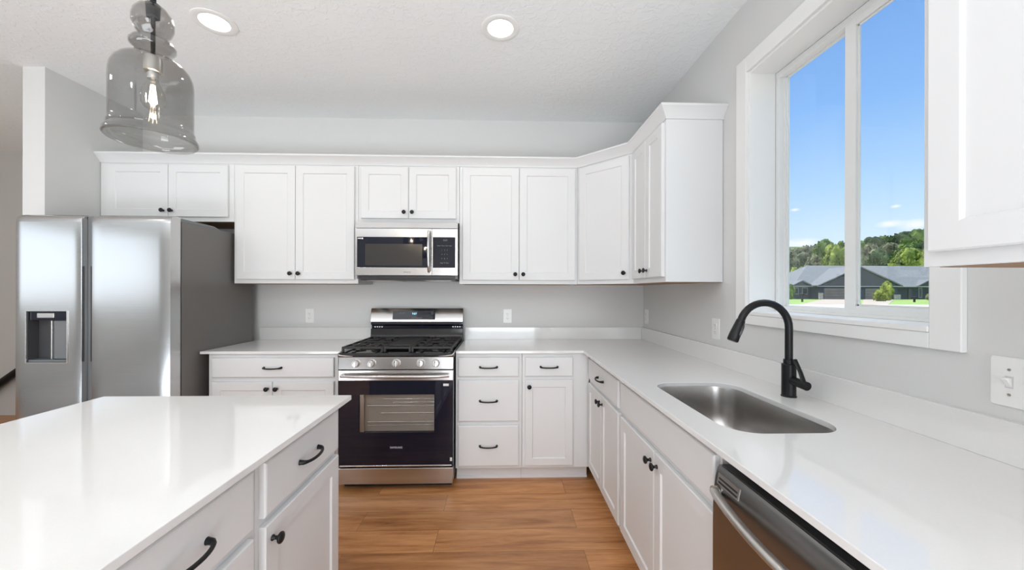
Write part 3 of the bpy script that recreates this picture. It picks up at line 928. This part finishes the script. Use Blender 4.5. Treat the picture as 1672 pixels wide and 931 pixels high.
# ------------------------------------------------------------------ microwave
MX0, MX1, MF = -2.309, -1.553, -.404
t = thing('microwave_oven', 'stainless over-the-range microwave hung under the short cabinet', 'microwave', ((MX0+MX1)/2, -.2, 1.40))
boxo('case', (MX0 + .002, MX1 - .002, -.375, -.003, 1.412, 1.836), 'fridge_side', t, .002)
boxo('bottom_grille', [(MX0 + .03, MX1 - .02, -.370, -.02, 1.402, 1.4115)], 'black_plastic', t)
boxo('filter', [(MX0 + .07, MX0 + .27, -.365, -.10, 1.3995, 1.4025)], 'nickel', t, .001)
boxo('filter', [(MX1 - .25, MX1 - .05, -.365, -.10, 1.3995, 1.4025)], 'nickel', t, .001)
boxo('lower_lip', (MX0 + .02, MX1 - .02, -.395, -.376, 1.416, 1.437), 'black_plastic', t, .002)
bm = bmesh.new()
prism(bm, [(-.376, 1.790), (-.404, 1.790), (-.398, 1.834), (-.376, 1.834)], 'x', MX0, MX1)
finish('vent_strip', bm, 'steel', t, .002)
def mw_face(name, x0, x1, hx0, hx1):
    bm = bmesh.new()
    plate_with_hole(bm, [(x0, 1.439), (x1, 1.439), (x1, 1.787), (x0, 1.787)], [[(hx0, 1.497), (hx1, 1.497), (hx1, 1.723), (hx0, 1.723)]], 'y', MF, -.376)
    return finish(name, bm, 'steel', t, .0015)
md = mw_face('microwave_door', MX0, -1.744, -2.294, -1.779)
mwp = boxo('door_window', (-2.294, -1.779, MF + .001, -.385, 1.497, 1.723), 'black_glass', md, .001)
boxo('window_mesh', (-2.235, -1.815, MF + .0004, MF + .0008, 1.512, 1.672), mat('microwave_window_screen', (.035, .032, .030), .15), mwp)
bm = bmesh.new()
pts = []
for i in range(13):
    s = i / 12
    pts.append((-1.762, MF - .012 - .030 * math.sin(PI * s) ** .7, 1.463 + .305 * s))
tube(bm, pts, .011, 14, up=(1, 0, 0))
for z_ in (1.465, 1.766):
    cyl(bm, (-1.762, MF, z_), (-1.762, MF - .016, z_), .011, n=14)
finish('handle', bm, 'steel', md, smooth=True)
text('logo', 'SAMSUNG', .012, 'print_dim', md, (-1.925, MF - .0005, 1.462), FACE_Y)
mc = mw_face('control_panel', -1.743, MX1, -1.736, -1.572)
kp = boxo('keypad', (-1.736, -1.572, MF + .001, -.385, 1.497, 1.723), 'black_glass', mc, .001)
text('display_digits', '9:07', .018, 'digits_dim', kp, (-1.645, MF + .0005, 1.700), FACE_Y)
rows = ['Power  Timer  Clock  Light', '1    2    3', '4    5    6', '7    8    9', 'Stop  0  Start']
for i, s_ in enumerate(rows):
    text('key_print', s_, .0095 if i == 0 else .012, 'print_dim', kp, (-1.650, MF + .0005, 1.660 - i * .032), FACE_Y)
boxo('sticker', (-2.288, -2.262, MF - .0003, MF + .001, 1.708, 1.716), 'sticker', mwp)
boxo('sticker', (-2.260, -2.250, MF - .0003, MF + .001, 1.706, 1.718), 'sticker', mwp)

# ------------------------------------------------------------------ outlets and switches
def outlet(label, pos, facing, kind='outlet', gangs=1, group=None):
    """pos: plate centre on the wall; facing 'y' (back wall) or 'x' (right wall)"""
    rz = 0 if facing == 'y' else -PI/2
    t = thing('wall_outlet' if kind == 'outlet' else 'light_switch', label, 'outlet' if kind == 'outlet' else 'switch', pos, rz, group)
    w = .072 + .046 * (gangs - 1)
    bm = bmesh.new()
    rings = [[(x, y, z) for x, z in rrect(-w/2 + i, w/2 - i, -.060 + i, .060 - i, .005, 4)] for i, y in ((0, -.0003), (0, -.004), (.002, -.006))]
    loft(bm, rings)
    pl = finish('cover_plate', bm, 'white_plastic', t, world=False)
    for g in range(gangs):
        cx = -w/2 + .036 + .046 * g
        if kind == 'outlet':
            for cz in (-.0195, .0195):
                bm = bmesh.new()
                loft(bm, [[(cx + x, y, cz + z) for x, z in rrect(-.0165, .0165, -.0135, .0135, .009, 5)] for y in (-.005, -.0085)])
                s_ = finish('socket', bm, 'white_plastic', t, .0006, world=False)
                boxo('slots', [(cx - .0075, cx - .0055, -.0089, -.008, cz - .002, cz + .006), (cx + .0055, cx + .0075, -.0089, -.008, cz - .002, cz + .005), (cx - .002, cx + .002, -.0089, -.008, cz - .0095, cz - .0055)], 'slot', s_, world=False)
        else:
            bm = bmesh.new()
            prism(bm, [(-.005, -.011), (-.0075, -.011), (-.020, .008), (-.017, .012), (-.0075, .011), (-.005, .011)], 'x', cx - .005, cx + .005)
            finish('toggle', bm, 'white_plastic', t, .001, world=False)
            boxo('toggle_slot', (cx - .0075, cx + .0075, -.0066, -.0055, -.0145, .0145), 'slot' if False else 'print', t, world=False)
        for cz in ((0,) if kind == 'outlet' else (-.030, .030)):
            bm = bmesh.new(); lathe(bm, [(.0034, .0055), (.0032, .0072), (.0, .0074)], (cx, 0, cz), (0, -1, 0), 12)
            finish('screw', bm, 'nickel', t, world=False)
    return t
outlet('white duplex outlet on the back wall left of the range', (-2.840, 0, 1.112), 'y')
outlet('white duplex outlet on the back wall right of the range', (-1.173, 0, 1.110), 'y')
outlet('white outlet on the window wall close to the room corner', (0, -.085, 1.112), 'x')
outlet('white outlet on the window wall left of the faucet', (0, -1.105, 1.112), 'x')
outlet('white two-gang toggle switch plate right of the window at the photo edge', (0, -2.369, 1.107), 'x', 'switch', 2)

# ------------------------------------------------------------------ recessed ceiling lights
def can_light(x, y, label, power=3):
    t = thing('recessed_light', label, 'ceiling light', (x, y, H), 0)
    bm = bmesh.new()
    n_ = 40
    prof = [(.106, 0), (.106, -.003), (.100, -.006), (.074, -.004), (.071, -.0025)]
    rings = [[(x + r * math.cos(2*PI*k/n_), y + r * math.sin(2*PI*k/n_), H + z - .0004) for k in range(n_)] for r, z in prof]
    loft(bm, rings, cap=False)
    finish('trim_ring', bm, 'white_plastic', t, smooth=True)
    bm = bmesh.new()
    lathe(bm, [(.072, 0), (.072, -.0022), (.0, -.0025)], (x, y, H - .0006), n=40)
    finish('lens', bm, 'led', t)
    a = light('recessed_lamp', 'AREA', (x, y, H - .02), (0, 0, 0), power, shape='DISK', size=.15, color=(1, .97, .93))
    return t
can_light(-2.79, -1.125, 'round recessed ceiling light right of the glass pendant')
can_light(-1.235, -1.128, 'round recessed ceiling light above the gap between island and sink')
# unseen lamps added behind the camera, for their light only: same row spacing
for x_, y_ in ((-1.235, -4.3), (-2.79, -4.3), (-4.4, -4.3), (-4.4, -2.2)):
    light('recessed_lamp', 'AREA', (x_, y_, H - .02), (0, 0, 0), 4, shape='DISK', size=.15, color=(1, .97, .93))

# ------------------------------------------------------------------ pendants over the island
def pendant(px, py, label):
    t = thing('pendant_light', label, 'pendant light', (px, py, 1.775), 0, 'glass pendants over the island')
    prof = [(.103, 1.775), (.1065, 1.779), (.106, 1.786), (.100, 1.796), (.0965, 1.801), (.0975, 1.806), (.0972, 1.811), (.0940, 1.817), (.0938, 1.83), (.0938, 1.90), (.0938, 1.955),
            (.0915, 1.976), (.085, 1.994), (.074, 2.008), (.058, 2.019), (.042, 2.027), (.030, 2.033), (.027, 2.038), (.030, 2.043), (.044, 2.050), (.0515, 2.059), (.052, 2.066), (.046, 2.075), (.032, 2.083), (.0275, 2.088),
            (.0305, 2.094), (.040, 2.106), (.0465, 2.124), (.047, 2.140), (.043, 2.158), (.033, 2.174), (.021, 2.183), (.012, 2.186)]
    bm = bmesh.new()
    n_ = 56
    rings = [[(px + r * math.cos(2*PI*k/n_), py + r * math.sin(2*PI*k/n_), z) for k in range(n_)] for r, z in prof]
    loft(bm, rings, cap=False)
    g = finish('glass_shade', bm, 'smoke_glass', t, smooth=True)
    so = g.modifiers.new('thickness', 'SOLIDIFY'); so.thickness = .0025; so.offset = 1
    bm = bmesh.new()
    cyl(bm, (px, py, 2.03), (px, py, H - .02), .0058, n=14)
    lathe(bm, [(.018, 2.184), (.018, 2.189), (.0075, 2.196), (.0075, 2.215)], (px, py, 0), n=20)
    lathe(bm, [(.016, 2.150), (.017, 2.178), (.010, 2.182)], (px, py, 0), n=20)
    finish('rod', bm, 'black_metal', t, smooth=True)
    bm = bmesh.new()
    lathe(bm, [(.062, H - .001), (.062, H - .016), (.05, H - .024), (.012, H - .028)], (px, py, 0), n=32)
    finish('ceiling_canopy', bm, 'black_metal', t, smooth=True)
    bm = bmesh.new()
    lathe(bm, [(.008, 2.036), (.021, 2.030), (.0225, 2.018), (.0225, 1.985), (.019, 1.983)], (px, py, 0), n=24)
    finish('socket', bm, 'nickel', t, smooth=True)
    bm = bmesh.new()
    lathe(bm, [(.0135, 1.984), (.0135, 1.962)], (px, py, 0), n=20)
    bb = finish('bulb_base', bm, 'chrome', t, smooth=True)
    bm = bmesh.new()
    lathe(bm, [(.013, 1.963), (.015, 1.952), (.022, 1.938), (.0275, 1.922), (.0295, 1.905), (.0275, 1.889), (.020, 1.877), (.010, 1.871), (.0, 1.869)], (px, py, 0), n=28)
    finish('bulb', bm, 'bulb_glass', t, smooth=True)
    bm = bmesh.new()
    for k in range(4):
        a = PI/4 + k * PI/2
        tube(bm, [(px + .004 * math.cos(a), py + .004 * math.sin(a), 1.945), (px + .009 * math.cos(a), py + .009 * math.sin(a), 1.892)], .0014, 6)
    finish('filament', bm, 'filament', t)
    light('bulb_light', 'POINT', (px, py, 1.915), (0, 0, 0), 5, shadow_soft_size=.008, color=(1, .86, .66))
    return t
pendant(-2.284, -2.045, 'smoked glass bell pendant hanging at upper left with lit bulb')
pendant(-2.284, -2.85, 'smoked glass bell pendant outside the photo, seen reflected in the microwave')

# ================================================================== OUTSIDE
GZ = -.18
def two_tone(name, a, c, scale, rough=.9, detail=5, bump=.5, dist=.2):
    m = mat(name, a, rough)
    n_, l_, b_ = nodes(m)
    tc_ = n_.new('ShaderNodeTexCoord'); nz_ = n_.new('ShaderNodeTexNoise'); nz_.inputs['Scale'].default_value = scale; nz_.inputs['Detail'].default_value = detail
    r_ = n_.new('ShaderNodeValToRGB'); r_.color_ramp.elements[0].position = .38; r_.color_ramp.elements[1].position = .64
    r_.color_ramp.elements[0].color = (*a, 1); r_.color_ramp.elements[1].color = (*c, 1)
    l_.new(tc_.outputs['Object'], nz_.inputs['Vector']); l_.new(nz_.outputs[0], r_.inputs[0]); l_.new(r_.outputs[0], b_.inputs['Base Color'])
    bp_ = n_.new('ShaderNodeBump'); bp_.inputs['Strength'].default_value = bump; bp_.inputs['Distance'].default_value = dist
    l_.new(nz_.outputs[0], bp_.inputs['Height']); l_.new(bp_.outputs[0], b_.inputs['Normal'])
    return m
M['grass'] = two_tone('lawn_grass', (.20, .31, .07), (.33, .45, .12), 1.2, dist=.02)
M['concrete'] = two_tone('pale_concrete', (.42, .345, .28), (.48, .40, .33), .6, dist=.005)
M['street'] = two_tone('pale_street', (.50, .49, .47), (.58, .57, .54), .4, dist=.005)
M['shingle'] = two_tone('grey_roof_shingles', (.17, .175, .185), (.21, .215, .225), 3, dist=.02)
M['siding'] = two_tone('slate_blue_siding', (.040, .052, .072), (.052, .066, .088), 2, dist=.01)
M['gable'] = two_tone('slate_gable_shakes', (.050, .057, .072), (.068, .076, .092), 3, dist=.01)
M['garage'] = two_tone('taupe_garage_door', (.17, .155, .14), (.20, .185, .17), .5, dist=.01)
M['stone'] = two_tone('pale_stone_veneer', (.30, .28, .26), (.48, .45, .42), 4, dist=.02)
M['ext_glass'] = mat('house_window_glass', (.02, .03, .04), .08)
M['soffit'] = mat('soffit_paint', (.36, .38, .40), .6)
M['bark'] = two_tone('tree_bark', (.09, .065, .045), (.15, .11, .08), 4)
struct('ground', [(-60, 400, 3.2, 420, GZ - .5, GZ), (.2, 400, -60, 3.2, GZ - .5, GZ)], 'grass')
struct('bounce_slab', (.185, 9, -12, 14, GZ, GZ + .03), 'concrete')  # pale slab added out of view to bounce white light into the window
bm = bmesh.new(); box(bm, -20, 260, 22, 39.6, GZ, GZ + .03)
struct('street', bm, 'street')

def ipt(u, v=None, Z=78.0, z=None):
    """world point seen at image column u, at axial depth Z, and height z (or row v)"""
    X = (u - 836) / F_PX * Z
    c, s = math.cos(YAW), math.sin(YAW)
    x = CAM.x + X * c + Z * s
    y = CAM.y - X * s + Z * c
    zz = z if z is not None else CAM.z - (v - V0 - ROLL * (u - 836)) / F_PX * Z
    return Vector((x, y, zz))
HZ = 78.0
def hz(v, u=1400, Z=HZ): return ipt(u, v, Z).z
hx = lambda u, Z=HZ: ipt(u, 480, Z).x
HY = ipt(1400, 480, HZ).y                                    # front wall line of the house
ev = 1.323 + 9.5 / F_PX * HZ                                  # eave height
rg = 1.323 + 43.5 / F_PX * HZ                                 # ridge height
hL, hR = hx(1291), hx(1600)
t = thing('house', 'single-storey slate blue house with grey hip roof across the street', 'house', ((hL+hR)/2, HY + 4, GZ))
boxo('house_wall', (hL + .8, hR, HY + .6, HY + 11, GZ, ev), 'siding', t)
# main hip roof
yF, yB = HY - .2, HY + 12
ym = (yF + yB)/2
bm = bmesh.new()
rl = hx(1316, HZ + 6)
v = [bm.verts.new(p) for p in ((hL, yF, ev), (hR + .5, yF, ev), (hR + .5, yB, ev), (hL, yB, ev), (rl, ym, rg + .35), (hR - 3, ym, rg + .35))]
for f in ((0, 1, 5, 4), (1, 2, 5), (2, 3, 4, 5), (3, 0, 4), (3, 2, 1, 0)):
    bm.faces.new([v[i] for i in f])
finish('roof', bm, 'shingle', t)
boxo('fascia', (hL - .05, hR + .5, yF - .08, yF + .02, ev - .16, ev + .02), 'soffit', t)
def front_gable(uL, uR, vpeak, out):
    x0, x1 = hx(uL, HZ - out), hx(uR, HZ - out)
    xm = (x0 + x1)/2
    pk = ipt(1400, vpeak, HZ).z
    y0 = HY - out
    bm = bmesh.new()
    prism(bm, [(x0 + .25, ev), (x1 - .25, ev), (xm, pk - .12)], 'y', y0 + .25, HY + 5)
    finish('gable_wall', bm, 'gable', t)
    bm = bmesh.new()
    th = .22
    prism(bm, [(x0 - .3, ev - .05), (xm, pk), (x1 + .3, ev - .05), (x1 + .3, ev + th - .05), (xm, pk + th), (x0 - .3, ev + th - .05)], 'y', y0, HY + 6)
    finish('gable_roof', bm, 'shingle', t)
    boxo('gable_band', (x0 - .2, x1 + .2, y0 + .15, y0 + .3, ev - .14, ev + .04), 'soffit', t)
    return x0, x1, y0
front_gable(1294, 1324, 459.5, .5)
gx0, gx1, gy = front_gable(1336, 1474, 437.5, 2.2)
front_gable(1505, 1540, 458, .5)
boxo('garage_wall', (gx0 + .35, gx1 - .35, gy + .4, HY + 1, GZ, ev), 'siding', t)
for ua, ub in ((1345, 1396), (1414, 1458)):
    d_ = boxo('garage_door', (hx(ua, HZ - 2), hx(ub, HZ - 2), gy + .32, gy + .42, GZ, ev - .45), 'garage', t)
    boxo('door_panel_lines', [(hx(ua, HZ - 2), hx(ub, HZ - 2), gy + .30, gy + .33, GZ + .55 * k - .02, GZ + .55 * k + .02) for k in (1, 2, 3)], 'siding', d_)
boxo('stone_base', [(hx(1336.5, HZ - 2), hx(1343, HZ - 2), gy + .25, gy + .5, GZ, GZ + 1.3), (hx(1462, HZ - 2), hx(1473, HZ - 2), gy + .25, gy + .5, GZ, GZ + 1.0)], 'stone', t)
for ua, ub, va, vb in ((1297, 1305, 470, 481), (1311, 1320, 470, 481), (1508, 1514, 470, 486)):
    w_ = boxo('window', (hx(ua), hx(ub), HY + .52, HY + .62, hz(vb), hz(va)), 'soffit', t)
    boxo('pane', (hx(ua) + .12, hx(ub) - .12, HY + .49, HY + .53, hz(vb) + .12, hz(va) - .12), 'ext_glass', w_)
boxo('front_door', (hx(1330), hx(1334), HY + .5, HY + .62, GZ, ev - .4), 'ext_glass', t)
boxo('front_door', (hx(1490), hx(1496), HY + .5, HY + .62, GZ, ev - .4), 'ext_glass', t)

# driveways: wide slabs from the garage to the street
def slab_poly(name, pts, m, z1, label=None):
    bm = bmesh.new(); prism(bm, pts, 'z', GZ + .002, GZ + z1)
    o = struct(name, bm, m)
    return o
slab_poly('driveway', [(hx(1342, HZ - 2), gy + .3), (hx(1398, HZ - 2), gy + .3), (hx(1396, 44), 39.5), (hx(1313, 43), 39.5)], 'concrete', .035)
slab_poly('driveway', [(hx(1411, HZ - 2), gy + .3), (hx(1462, HZ - 2), gy + .3), (hx(1450, 44), 39.5), (hx(1405, 44), 39.5)], 'concrete', .034)

# trees
def blob_crown(seed, n_cl, rx, rz_, leaf, leaves):
    rnd = random.Random(seed)
    bm = bmesh.new()
    for i in range(n_cl):
        a = rnd.uniform(0, 2*PI); h = rnd.uniform(-1, 1); rr_ = math.sqrt(max(0, 1 - h*h)) * rnd.uniform(.45, 1)
        cpos = Vector((rx * rr_ * math.cos(a), rx * rr_ * math.sin(a), rz_ * h * rnd.uniform(.7, 1)))
        r = rx * rnd.uniform(.24, .42)
        ret = bmesh.ops.create_icosphere(bm, subdivisions=2, radius=r, matrix=Matrix.Translation(cpos))
        for v_ in ret['verts']:
            d_ = (v_.co - cpos)
            v_.co = cpos + d_ * (1 + rnd.uniform(-.22, .22))
    for i in range(leaves):
        a = rnd.uniform(0, 2*PI); h = rnd.uniform(-1, 1); rr_ = math.sqrt(max(0, 1 - h*h))
        k = rnd.uniform(.85, 1.22)
        p = Vector((rx * rr_ * math.cos(a) * k, rx * rr_ * math.sin(a) * k, rz_ * h * k))
        s = leaf * rnd.uniform(.5, 1.2)
        m_ = Matrix.Translation(p) @ Matrix.Rotation(rnd.uniform(0, PI), 4, 'X') @ Matrix.Rotation(rnd.uniform(0, PI), 4, 'Y')
        q_ = [bm.verts.new(m_ @ Vector(c_)) for c_ in ((-s, -s*.7, 0), (s, -s*.6, 0), (s*.8, s*.7, 0), (-s*.9, s*.8, 0))]
        bm.faces.new(q_)
    me = bpy.data.meshes.new('crown'); bm.to_mesh(me); bm.free()
    return me
TREES = {
    'green': two_tone('green_leaves', (.060, .115, .020), (.20, .27, .055), 1.4, dist=.4),
    'bright': two_tone('yellow_green_leaves', (.14, .19, .03), (.36, .40, .075), 1.4, dist=.4),
    'dark': two_tone('dark_green_leaves', (.030, .060, .018), (.085, .13, .035), 1.2, dist=.4),
    'olive': two_tone('grey_olive_leaves', (.15, .15, .085), (.31, .30, .18), 1.3, dist=.4),
}
CROWNS = [blob_crown(s, 46, 1, 1.0, .10, 700) for s in (3, 8, 15)]
def hill_z(y):
    return GZ + max(0, y - 96) * .14
def tree(u, vtop, Z, wpx, kind, label, vb=None, mesh=0, group='trees behind the house across the street', name='tree', trunk=True, crown_low=.28, dep=99, rot=None):
    base = ipt(u, 480, Z); base.z = hill_z(base.y)
    top = ipt(u, vtop, Z).z
    hgt = top - base.z
    w = wpx / F_PX * Z / 2
    t = thing(name, label, 'tree' if name == 'tree' else 'shrub', base, random.Random(int(u * 7 + Z)).uniform(0, 6) if rot is None else rot, group)
    me = CROWNS[mesh % 3].copy(); me.materials.clear(); me.materials.append(TREES[kind])
    c = bpy.data.objects.new('crown', me); col.objects.link(c); c.parent = t
    ch = hgt * (1 - crown_low) / 2
    c.scale = (w, min(w, dep), ch); c.location = (0, 0, hgt * crown_low + ch)
    bm = bmesh.new(); cyl(bm, (0, 0, -.05), (0, 0, hgt * .6), max(.06, hgt * .022), max(.04, hgt * .012), 10)
    finish('trunk', bm, 'bark', t, world=False)
    return t
D1 = 'grey-olive bare-looking tree beyond the left end of the house roof'
LT = [
    (1276, 403, 109, 30, 'olive', 'grey-olive tree mostly hidden behind the left window frame'),
    (1288, 413, 105, 26, 'olive', 'grey-olive tree at the left edge of the window view'),
    (1303, 408, 118, 34, 'olive', 'tall grey-olive tree behind the left hip of the house roof'),
    (1322, 404, 110, 36, 'olive', 'broad grey-olive tree above the left ridge end of the house'),
    (1297, 440, 96, 22, 'bright', 'low yellow-green tree at the left corner of the house'),
    (1286, 452, 92, 18, 'green', 'small green tree left of the house wall'),
    (1339, 401, 112, 26, 'olive', 'grey-olive tree in the gap before the green trees'),
    (1347, 396, 106, 34, 'green', 'rounded green tree, tallest left of the window mullion'),
    (1362, 405, 99, 30, 'bright', 'sunlit yellow-green tree left of the window mullion'),
    (1378, 397, 108, 34, 'green', 'green tree touching the window mullion on its left'),
    (1330, 420, 100, 24, 'olive', 'short grey-olive tree just above the roof ridge'),
    (1398, 398, 110, 34, 'green', 'green tree hidden mostly by the window mullion'),
    (1421, 402, 104, 30, 'olive', 'olive tree just right of the window mullion'),
    (1436, 412, 98, 34, 'dark', 'dark green tree low behind the roof ridge'),
    (1428, 391, 132, 44, 'dark', 'dark tree on the hill right of the mullion'),
    (1452, 388, 140, 50, 'green', 'green tree high on the hill in the middle of the right pane'),
    (1478, 383, 138, 50, 'dark', 'dark green tree on the hill top right of centre'),
    (1502, 379, 130, 54, 'green', 'tall green tree at the right edge of the pane'),
    (1530, 374, 135, 60, 'green', 'tall green tree hidden behind the near wall cabinet'),
    (1455, 400, 115, 44, 'olive', 'olive green tree mid slope in the right pane'),
    (1482, 402, 112, 42, 'green', 'green tree mid slope above the yellow one'),
    (1512, 398, 110, 44, 'dark', 'dark tree mid slope by the right sash edge'),
    (1487, 411, 96, 56, 'bright', 'wide yellow-green tree close behind the house roof on the right'),
    (1520, 410, 97, 46, 'bright', 'yellow-green tree behind the roof at the window right edge'),
    (1459, 420, 100, 26, 'dark', 'small dark tree low behind the ridge beside the yellow one'),
]
# each tree stands in its own row up the slope
order = sorted(range(len(LT)), key=lambda i: LT[i][2])
for r_, i in enumerate(order):
    u, vt, Z, w, kd, lb = LT[i]
    tree(u, vt, 92 + r_ * 5.2, w, kd, lb, mesh=i, dep=2.0, rot=random.Random(i).choice((0, PI)) - YAW)
tree(1448, 462, 66, 14, 'bright', 'small yellow-green pointed tree in front of the garage across the street', mesh=1, group=None, crown_low=.05)
tree(1437, 475, 61, 16, 'bright', 'low round yellow-green bush at the foot of the small tree', mesh=2, group=None, name='shrub', crown_low=.0)
tree(1291, 466, 76, 9, 'green', 'small green shrub at the left corner of the house', mesh=0, group=None, name='shrub', crown_low=.0)
tree(1517, 480, 72, 7, 'olive', 'small olive shrub by the right end of the house', mesh=0, group=None, name='shrub', crown_low=.0)
# wooded hill behind
bm = bmesh.new()
N = 40
vs = []
for j, yy in enumerate((94, 96, 130, 170, 215, 240, 300)):
    row = []
    for i in range(N + 1):
        x = -40 + 440 * i / N
        hh = 0 if yy <= 215 else (yy - 215) * .12 * max(0, min(1, (x - 60) / 140))
        row.append(bm.verts.new((x, yy, hill_z(yy) - .02 - (.4 if yy == 94 else 0) + hh)))
    vs.append(row)
for a, c in zip(vs, vs[1:]):
    for i in range(N):
        bm.faces.new((a[i], a[i+1], c[i+1], c[i]))
M['hill'] = two_tone('wooded_hill', (.045, .08, .025), (.16, .20, .07), .25, detail=10, bump=1, dist=2)
o = finish('wooded_hill', bm, 'hill', smooth=True); o['kind'] = 'structure'
# mailboxes on the far kerb
for u, lb in ((1310, 'dark mailbox post on the lawn left of the driveway'), (1493, 'dark mailbox on the lawn at the right of the window view')):
    b0 = ipt(u, 480, 56); b0.z = GZ
    t = thing('mailbox', lb, 'mailbox', b0)
    boxo('post', (-.09, .09, -.09, .09, 0, 1.0 if u < 1400 else .6), 'black_metal', t, world=False)
    bm = bmesh.new()
    zc_ = 1.0 if u < 1400 else .6
    prism(bm, [(-.17, zc_ - .06), (.17, zc_ - .06), (.17, zc_ + .14), (.12, zc_ + .24), (0, zc_ + .28), (-.12, zc_ + .24), (-.17, zc_ + .14)], 'y', -.32, .32)
    finish('box', bm, 'black_metal', t, world=False)
